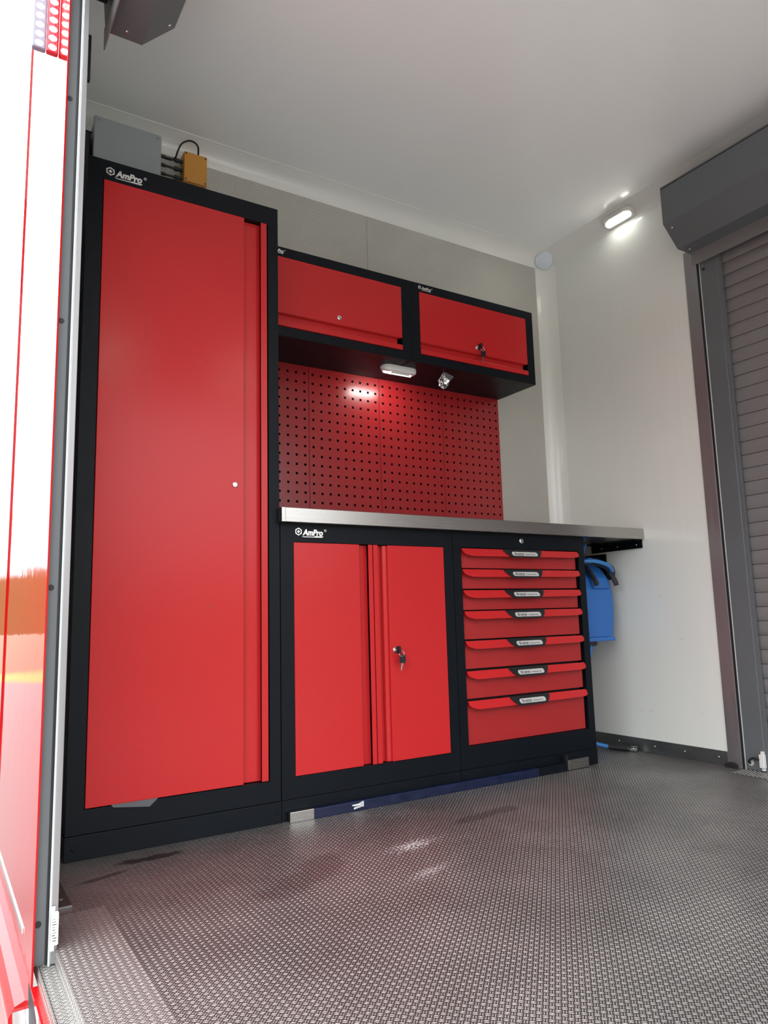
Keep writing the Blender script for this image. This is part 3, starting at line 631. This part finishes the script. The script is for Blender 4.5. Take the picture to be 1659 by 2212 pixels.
# corner cap
bm = new(); c = Vector((2.262, 0.412, 2.392)); nrm = Vector((-1, -1, -1.0)).normalized()
a_ = nrm.cross(Vector((0, 0, 1))).normalized(); b_ = nrm.cross(a_).normalized()
rings = []
for rr, hh in ((0.047, -0.012), (0.047, 0.004), (0.044, 0.008), (0.022, 0.012), (0.002, 0.014)):
    rings.append([bm.verts.new(c + nrm * hh + rr * (1 + 0.05 * math.cos(3 * t_)) * (math.cos(t_) * a_ + math.sin(t_) * b_)) for t_ in [2 * math.pi * k / 16 for k in range(16)]])
for r0, r1 in zip(rings, rings[1:]):
    for k in range(16): bm.faces.new((r0[k], r0[(k + 1) % 16], r1[(k + 1) % 16], r1[k]))
bm.faces.new(rings[0][::-1]); bm.faces.new(rings[-1])
tag(obj('corner_cap', bm, CAPM, None, org=c, smooth=True), 'pale blue-grey rounded cap where the three coves meet in the ceiling corner', 'corner cap')

# ------------------------------------------------------------------ boxes above the tall cabinet
jb = thing('junction_box', 'large pale grey junction box on the back wall above the tall cabinet', 'junction box', (0.19, 0.38, 2.17))
bx('lid', BOXG, jb, 0.071, 0.3025, 0.352, 0.366, 2.150, 2.358, bev=0.004)
bx('base', BOXG, jb, 0.076, 0.298, 0.366, 0.456, 2.153, 2.353, bev=0.002)
for x, z in ((0.086, 2.343), (0.288, 2.343), (0.086, 2.165), (0.288, 2.165)):
    bm = new(); disc(bm, (x, 0.352, z), 0.0075, 0.0012, (0, -1, 0), 20); s_ = obj('screw_cap', bm, BOXG, jb, True); bx('slot', INK, s_, x - 0.003, x + 0.003, 0.3503, 0.3507, z - 0.001, z + 0.001)
ob = thing('sensor_box', 'small ochre yellow box with a looping black cable above the tall cabinet', 'control box', (0.44, 0.43, 2.25))
bx('box_body', ORANGE, ob, 0.4015, 0.4895, 0.414, 0.456, 2.246, 2.366, bev=0.003)
bx('lid', ORANGE, ob, 0.4015, 0.4895, 0.405, 0.4135, 2.246, 2.366, bev=0.003)
for x, z in ((0.4085, 2.358), (0.4825, 2.358), (0.4085, 2.254), (0.4825, 2.254)):
    bm = new(); disc(bm, (x, 0.405, z), 0.0035, 0.0008, (0, -1, 0), 14); obj('screw', bm, INK, ob)
bm = new(); tube(bm, spline([(0.461, 0.43, 2.364), (0.459, 0.42, 2.379), (0.452, 0.40, 2.392), (0.435, 0.382, 2.394), (0.412, 0.372, 2.389), (0.393, 0.372, 2.378), (0.380, 0.38, 2.366), (0.374, 0.40, 2.348), (0.372, 0.42, 2.336), (0.36, 0.436, 2.332), (0.33, 0.438, 2.333), (0.304, 0.438, 2.335)], 8), 0.0034, 8)
cb = obj('loop_cable', bm, RUBBER, ob, True)
def gland(z, x0, label):
    t = thing('cable_gland', label, 'cable gland', (x0, 0.43, z), 'black cable glands beside the junction box')
    bm = new(); tube(bm, [(0.2985, 0.43, z), (0.316, 0.43, z)], 0.0085, 10); tube(bm, [(0.316, 0.43, z), (0.338, 0.43, z)], 0.0065, 10); obj('gland_nut', bm, RUBBER, t)
    bm = new(); tube(bm, [(0.336, 0.43, z), (0.372, 0.43, z)], 0.0045, 8); tube(bm, [(0.372, 0.43, z), (0.384, 0.43, z)], 0.0085, 10); tube(bm, [(0.384, 0.43, z), (0.403, 0.43, z)], 0.007, 10); obj('cable', bm, RUBBER, t)
gland(2.332, 0.35, 'black cable and gland between junction box and ochre box, topmost'); gland(2.297, 0.35, 'black cable and gland between junction box and ochre box, middle one'); gland(2.262, 0.35, 'black cable and gland between junction box and ochre box, lowest')
bm = new(); tube(bm, spline([(0.077, 0.42, 2.332), (0.04, 0.42, 2.334), (0.0, 0.42, 2.335), (-0.08, 0.42, 2.335)], 5), 0.0032, 8); tag(obj('box_cable', bm, RUBBER, None, org=(0.0, 0.42, 2.335), smooth=True), 'thin black cable leaving the left side of the grey junction box', 'cable')
tag(bx('black_case', PLASTIC, None, -0.080, 0.068, 0.39, 0.455, 1.98, 2.312, bev=0.004), 'dark case in the shade left of the grey junction box', 'case')

# ------------------------------------------------------------------ foil bag
t = thing('air_freshener', 'crumpled shiny foil packet hanging under the right wall cabinet', 'air freshener', (1.44, 0.205, 1.56))
bm = new(); bmesh.ops.create_icosphere(bm, subdivisions=3, radius=1.0)
rnd = random.Random(3)
for v in bm.verts:
    p = v.co.copy(); u = (p.z + 1) / 2
    w_ = 0.020 * (1.0 if u < 0.55 else 1.0 - (u - 0.55) * 1.9) + 0.002
    if u < 0.2: w_ *= 0.45 + u * 2.6
    ang = math.atan2(p.y, p.x); f = 1 + 0.30 * math.sin(ang * 5 + p.z * 6) + rnd.uniform(-0.22, 0.22)
    v.co = Vector((1.427 + p.x * w_ * f, 0.203 + p.y * w_ * f * 0.7, 1.558 + p.z * 0.034 + rnd.uniform(-0.0025, 0.0025)))
obj('foil_bag', bm, FOIL, t)
bm = new(); prism(bm, [(1.430, 1.600), (1.482, 1.586), (1.470, 1.572), (1.452, 1.560), (1.436, 1.572)], 1, 0.2025, 0.2035); obj('header_card', bm, FILM, t)
bm = new(); tube(bm, [(1.428, 0.2025, 1.590), (1.4275, 0.200, 1.6145)], 0.0008, 6); obj('string', bm, RUBBER, t)

# ------------------------------------------------------------------ hose reel and hose
hr = thing('hose_reel', 'blue wall-mounted reel with its blue air hose under the worktop overhang', 'hose reel', (2.14, 0.2, 0.47))
prof = [(0.088, 0.492), (0.084, 0.60), (0.090, 0.68), (0.106, 0.74), (0.140, 0.785), (0.20, 0.812), (0.30, 0.80), (0.37, 0.72), (0.385, 0.62), (0.37, 0.53), (0.33, 0.492)]
bm = new(); W = [(2.020, 0.86), (2.034, 0.97), (2.05, 1.0), (2.20, 1.0), (2.222, 0.985), (2.236, 0.93)]; rg = []
for x, s_ in W: rg.append([bm.verts.new((x - (0.012 * (0.66 - z) / 0.16 if x > 2.1 and z < 0.66 else 0), 0.23 + (y - 0.23) * s_, 0.65 + (z - 0.65) * s_)) for y, z in prof])
for a, b in zip(rg, rg[1:]):
    for k in range(len(prof)): bm.faces.new((a[k], a[(k + 1) % len(prof)], b[(k + 1) % len(prof)], b[k]))
bm.faces.new(rg[0]); bm.faces.new(rg[-1][::-1]); obj('reel_case', bm, BLUE, hr, True)
bm = new(); box(bm, 2.030, 2.212, 0.078, 0.36, 0.474, 0.491, bev=0.003); obj('base_lip', bm, BLUE, hr)
bm = new(); prism(bm, [(0.0845, 0.700), (0.098, 0.745), (0.134, 0.790), (0.20, 0.820), (0.20, 0.80), (0.14, 0.77), (0.10, 0.70)], 0, 2.105, 2.205); obj('front_cap', bm, BLUE, hr)
bx('top_lug', BLUE, hr, 2.150, 2.178, 0.15, 0.20, 0.812, 0.838, bev=0.003)
for xx in (2.092, 2.216):
    bm = new(); tube(bm, spline([(xx, 0.15, 0.815), (xx, 0.105, 0.785), (xx + 0.01, 0.074, 0.735), (xx + 0.016, 0.070, 0.712)], 6), 0.0105, 8); obj('guard_bar', bm, PLASTIC, hr, True)
bm = new(); tube(bm, spline([(2.085, 0.12, 0.806), (2.13, 0.085, 0.800), (2.18, 0.08, 0.787), (2.215, 0.09, 0.765)], 6), 0.0045, 8); obj('cable_loop', bm, PLASTIC, hr, True)
bm = new(); tube(bm, spline([(2.216, 0.10, 0.800), (2.236, 0.095, 0.785), (2.242, 0.10, 0.757), (2.228, 0.11, 0.745)], 6), 0.013, 10); obj('clamp', bm, PLASTIC, hr, True)
bm = new(); tube(bm, [(2.135, 0.14, 0.476), (2.14, 0.14, 0.455)], [0.022, 0.018], 14); box(bm, 2.08, 2.135, 0.12, 0.20, 0.458, 0.475); obj('hose_outlet', bm, PLASTIC, hr)
bm = new(); box(bm, 2.075, 2.306, 0.20, 0.28, 0.83, 0.845); box(bm, 2.236, 2.306, 0.18, 0.30, 0.60, 0.63); box(bm, 2.300, 2.3065, 0.18, 0.30, 0.55, 0.86); box(bm, 2.098, 2.112, 0.14, 0.17, 0.80, 0.905); obj('wall_bracket', bm, BLACK, hr)
ah = bx('air_hose', HOSE, hr, 2.018, 2.03, 0.10, 0.12, 0.79, 0.812); ah['label'] = 'bright blue air hose'
bm = new(); tube(bm, spline([(2.02, 0.10, 0.812), (2.075, 0.06, 0.815), (2.13, 0.055, 0.808), (2.18, 0.06, 0.795), (2.215, 0.075, 0.775)], 8), 0.0095, 12); obj('upper_loop', bm, HOSE, ah, True)
bm = new(); tube(bm, spline([(2.045, 0.10, 0.79), (2.075, 0.12, 0.83), (2.11, 0.14, 0.865), (2.137, 0.15, 0.893)], 8), 0.0095, 12); obj('feed_hose', bm, HOSE, ah, True)
bm = new(); tube(bm, spline([(2.125, 0.14, 0.458), (2.118, 0.145, 0.42), (2.10, 0.16, 0.36), (2.06, 0.19, 0.22), (2.06, 0.24, 0.11), (2.13, 0.25, 0.05), (2.205, 0.19, 0.020), (2.235, 0.155, 0.014)], 10), 0.0095, 12); obj('tail_hose', bm, HOSE, ah, True)
bm = new(); tube(bm, [(2.222, 0.168, 0.016), (2.236, 0.150, 0.014), (2.262, 0.092, 0.013)], [0.0112, 0.0125, 0.0125], 12); obj('hose_sleeve', bm, RUBBER, ah, True)
bm = new(); a0 = Vector((2.262, 0.092, 0.013)); dv = (Vector((2.262, 0.092, 0.0128)) - Vector((2.236, 0.150, 0.0128))).normalized()
tube(bm, [a0, a0 + dv * 0.010], 0.0085, 6); tube(bm, [a0 + dv * 0.010, a0 + dv * 0.022], 0.0115, 14); tube(bm, [a0 + dv * 0.022, a0 + dv * 0.025], 0.009, 14); tube(bm, [a0 + dv * 0.025, a0 + dv * 0.036], 0.0115, 14)
obj('coupling', bm, CHROME, ah, True)['label'] = 'brass-nickel quick coupling'

# ------------------------------------------------------------------ bar on the floor, film, small floor things
pb = thing('floor_bar', 'long dark blue bar with silver ends lying along the cabinet plinths', 'bar', (1.25, -0.02, 0))
bx('bar_body', NAVY, pb, 0.702, 1.63, -0.0215, -0.0035, 0.0, 0.0295, bev=0.0015)
bx('bar_dark_section', BLACK, pb, 1.63, 1.778, -0.0205, -0.0035, 0.0, 0.030, bev=0.0015)
bx('end_cap', STEEL, pb, 0.622, 0.702, -0.0220, -0.0032, 0.0, 0.0305, bev=0.001)['label'] = 'silver end cap'
bx('end_cap', STEEL, pb, 1.784, 1.894, -0.0220, -0.0032, 0.003, 0.039, bev=0.001)['label'] = 'silver end cap'
bm = new(); prism(bm, [(1.776, 0.0), (1.786, 0.004), (1.786, 0.052), (1.772, 0.060), (1.774, 0.03)], 1, -0.0200, -0.0035); obj('end_hook', bm, PLASTIC, pb)
bm = new(); prism(bm, [(0.834, 0.0175), (0.835, 0.0205), (0.858, 0.0215), (0.871, 0.0265), (0.876, 0.0268), (0.876, 0.0105), (0.868, 0.0105), (0.866, 0.0160), (0.840, 0.0165)], 1, -0.0219, -0.0214)
prism(bm, [(0.840, 0.0062), (0.8405, 0.0110), (0.845, 0.0140), (0.8655, 0.0155), (0.8655, 0.0100), (0.854, 0.0085)], 1, -0.0219, -0.0214)
st = obj('sticker', bm, PAPER, pb); st['label'] = 'torn white sticker'
bm = new(); box(bm, 0.870, 0.8715, -0.0221, -0.0218, 0.0125, 0.0240); box(bm, 0.8655, 0.8668, -0.0221, -0.0218, 0.0170, 0.0225)
for k in range(6): box(bm, 0.845 + 0.0032 * k, 0.8463 + 0.0032 * k, -0.0221, -0.0218, 0.0100 + 0.0003 * k, 0.0135 + 0.0003 * k)
obj('sticker_print', bm, INK, st)
bm = new(); prism(bm, [(0.112, 0.1275), (0.236, 0.1275), (0.213, 0.108), (0.118, 0.120)], 1, -0.0042, -0.0032); v_ = obj('plastic_film', bm, FILM, None, org=(0.17, -0.004, 0.118)); tag(v_, 'scrap of grey plastic film stuck out under the tall red door', 'plastic film')

fp = thing('floor_plate', 'flat dark brown plate on the floor inside the doorway', 'floor plate', (-0.05, -0.2, 0))
bx('plate', TAN, fp, -0.0855, -0.029, -0.318, -0.115, 0.0005, 0.0035); bx('edge', ALU, fp, -0.0855, -0.029, -0.322, -0.318, 0.0005, 0.004)
bm = new(); disc(bm, (-0.045, -0.27, 0.0035), 0.006, 0.001, (0, 0, 1), 16, dome=0.0015); obj('screw', bm, ALUD, fp, True)

def limit_switch(x0, x1, y0, y1, z0, z1, label, s):
    t = thing('limit_switch', label, 'sensor', ((x0 + x1) / 2, (y0 + y1) / 2, z0), 'white door sensors at the foot of the guide rails')
    bx('sensor_body', PAPER, t, x0, x1, y0, y1, z0 + 0.010, z1 - 0.010, bev=0.002)
    bm = new(); box(bm, x0 + (0 if s > 0 else (x1 - x0) * 0.5), x1 - (0 if s < 0 else (x1 - x0) * 0.5), y0 + 0.004, y1 - 0.004, z0 + 0.0, z1 + 0.0); obj('mount_tab', bm, PAPER, t)
    bm = new()
    if s < 0:
        for k in range(6): box(bm, x0 - 0.0004, x0 - 0.0, y0 + 0.006, y0 + 0.010, z0 + 0.020 + k * 0.008, z0 + 0.025 + k * 0.008)
    return t, bm
t1, bmx = limit_switch(-0.100, -0.0865, -0.534, -0.5225, 0.000, 0.078, 'white door sensor with worn dark marks at the left doorway rail foot', 1)
bmx.free(); bm = new(); rs = random.Random(5)
for k in range(9):
    z0 = 0.018 + 0.0048 * k; xa = -0.0985 + rs.uniform(0, 0.002); box(bm, xa, xa + rs.uniform(0.004, 0.0075), -0.5344, -0.5339, z0, z0 + rs.uniform(0.0010, 0.0022))
obj('worn_print', bm, SCREENP, t1)
t2, bmx = limit_switch(2.288, 2.304, -0.497, -0.478, 0.008, 0.076, 'white door sensor with coiled black lead at the right shutter foot', -1); bmx.free()
bm = new(); disc(bm, (2.3035, -0.437, 0.030), 0.012, 0.001, (-1, 0, 0), 24); tag(obj('grommet', bm, CREAM, None, org=(2.303, -0.437, 0.030)), 'cream round washer at the foot of the grey shutter guide', 'washer')
bm = new(); tube(bm, spline([(2.3035, -0.434, 0.026), (2.292, -0.436, 0.034), (2.288, -0.448, 0.046), (2.288, -0.462, 0.050), (2.290, -0.480, 0.047)], 8), 0.004, 8)
tag(obj('sensor_cable', bm, RUBBER, None, org=(2.29, -0.45, 0.04), smooth=True), 'short black braided cable arching from the cream washer to the right sensor', 'cable')
bm = new(); prism(bm, [(-0.339, 0.0005), (-0.383, 0.0005), (-0.383, 0.013), (-0.372, 0.019), (-0.352, 0.019), (-0.339, 0.013)], 0, 2.287, 2.3055); tag(obj('rubber_stop', bm, RUBBER, None, org=(2.30, -0.36, 0)), 'black rubber stop at the foot of the aluminium post by the shutter', 'door stop')
ts = thing('threshold_plate', 'perforated studded metal threshold strip in front of the closed shutter', 'threshold', (2.26, -1.3, 0))
bm = new(); box(bm, 2.206, 2.323, -2.35, -0.411, 0.0003, 0.0022); obj('plate', bm, ALUD, ts)
bm = new(); yy = -0.416
row = 0
while yy > -1.0:
    for k in range(7):
        x = 2.210 + 0.0150 * k + (0.0075 if row % 2 else 0)
        if x < 2.302:
            vs = [bm.verts.new((x + 0.0038 * math.cos(q), yy + 0.0038 * math.sin(q), 0.0022)) for q in [2 * math.pi * i / 8 for i in range(8)]]
            vt = [bm.verts.new((x + 0.002 * math.cos(q), yy + 0.002 * math.sin(q), 0.0044)) for q in [2 * math.pi * i / 8 for i in range(8)]]
            for i in range(8): bm.faces.new((vs[i], vs[(i + 1) % 8], vt[(i + 1) % 8], vt[i]))
            bm.faces.new(vt)
    yy -= 0.0085; row += 1
s_ = obj('studs', bm, CHROME, ts); s_['kind'] = 'stuff'

# ------------------------------------------------------------------ outside of the vehicle
tl = thing('tail_lamp', 'lit twin-column LED lamp on the red body panel, upper left', 'lamp', (-0.16, -0.36, 1.97))
bx('clear_housing', CLEAR, tl, -0.189, -0.158, -0.368, -0.352, 1.972, 2.40, bev=0.004)
bx('red_housing', REDLENS, tl, -0.1575, -0.1305, -0.368, -0.352, 1.972, 2.40, bev=0.004)
for cx in (-0.1735, -0.144):
    for k in range(16):
        zc = 1.986 + 0.0245 * k
        bm = new(); bmesh.ops.create_uvsphere(bm, u_segments=12, v_segments=8, radius=0.0100, matrix=Matrix.Translation((cx, -0.367, zc)) @ Matrix.Diagonal((1.0, 0.25, 0.85, 1))); obj('led', bm, LED, tl, True)
bm = new(); prism(bm, [(-0.131, 2.02), (-0.121, 2.00), (-0.118, 2.04), (-0.118, 2.4), (-0.135, 2.4)], 1, -0.47, -0.455)
tag(obj('red_bracket', bm, BODY, None, org=(-0.125, -0.44, 2.0)), 'glossy red bracket between the lit lamp and the doorway edge', 'bracket')
bm = new(); box(bm, -0.1325, -0.1295, -0.380, 1.5, -0.012, 0.0, bev=0.001); tag(obj('body_moulding', bm, CHROME, None, org=(-0.13, 0.4, -0.006)), 'thin bright metal strip along the red body panel, lower left', 'moulding')
bm = new(); prism(bm, [(-0.130, -0.175), (-0.150, -0.170), (-0.158, -0.150), (-0.158, -0.130), (-0.148, -0.112), (-0.130, -0.105)], 1, -0.455, 2.2); tag(obj('side_rail', bm, BODY, None, org=(-0.14, 0.6, -0.14), smooth=True), 'raised glossy red rail along the lower body side', 'side rail')
bm = new(); box(bm, -0.148, -0.1302, -0.60, 2.2, -0.75, -0.176, bev=0.004); tag(obj('side_skirt', bm, BODY, None, org=(-0.14, 0.6, -0.45)), 'flat red skirt panel below the raised side rail', 'skirt')
lt = thing('latch', 'chrome latch over a dark slot below the doorway, bottom left', 'latch', (-0.14, -0.5, -0.15))
bm = new(); prism(bm, [(-0.49, -0.158), (-0.462, -0.118), (-0.452, -0.125), (-0.446, -0.170), (-0.49, -0.172)], 0, -0.152, -0.1305); obj('latch_body', bm, CHROME, lt)
bm = new(); prism(bm, [(-0.497, -0.058), (-0.56, -0.062), (-0.61, -0.075), (-0.66, -0.13), (-0.62, -0.17), (-0.53, -0.13), (-0.51, -0.09)], 0, -0.1308, -0.1298); obj('slot', bm, INNER, lt)
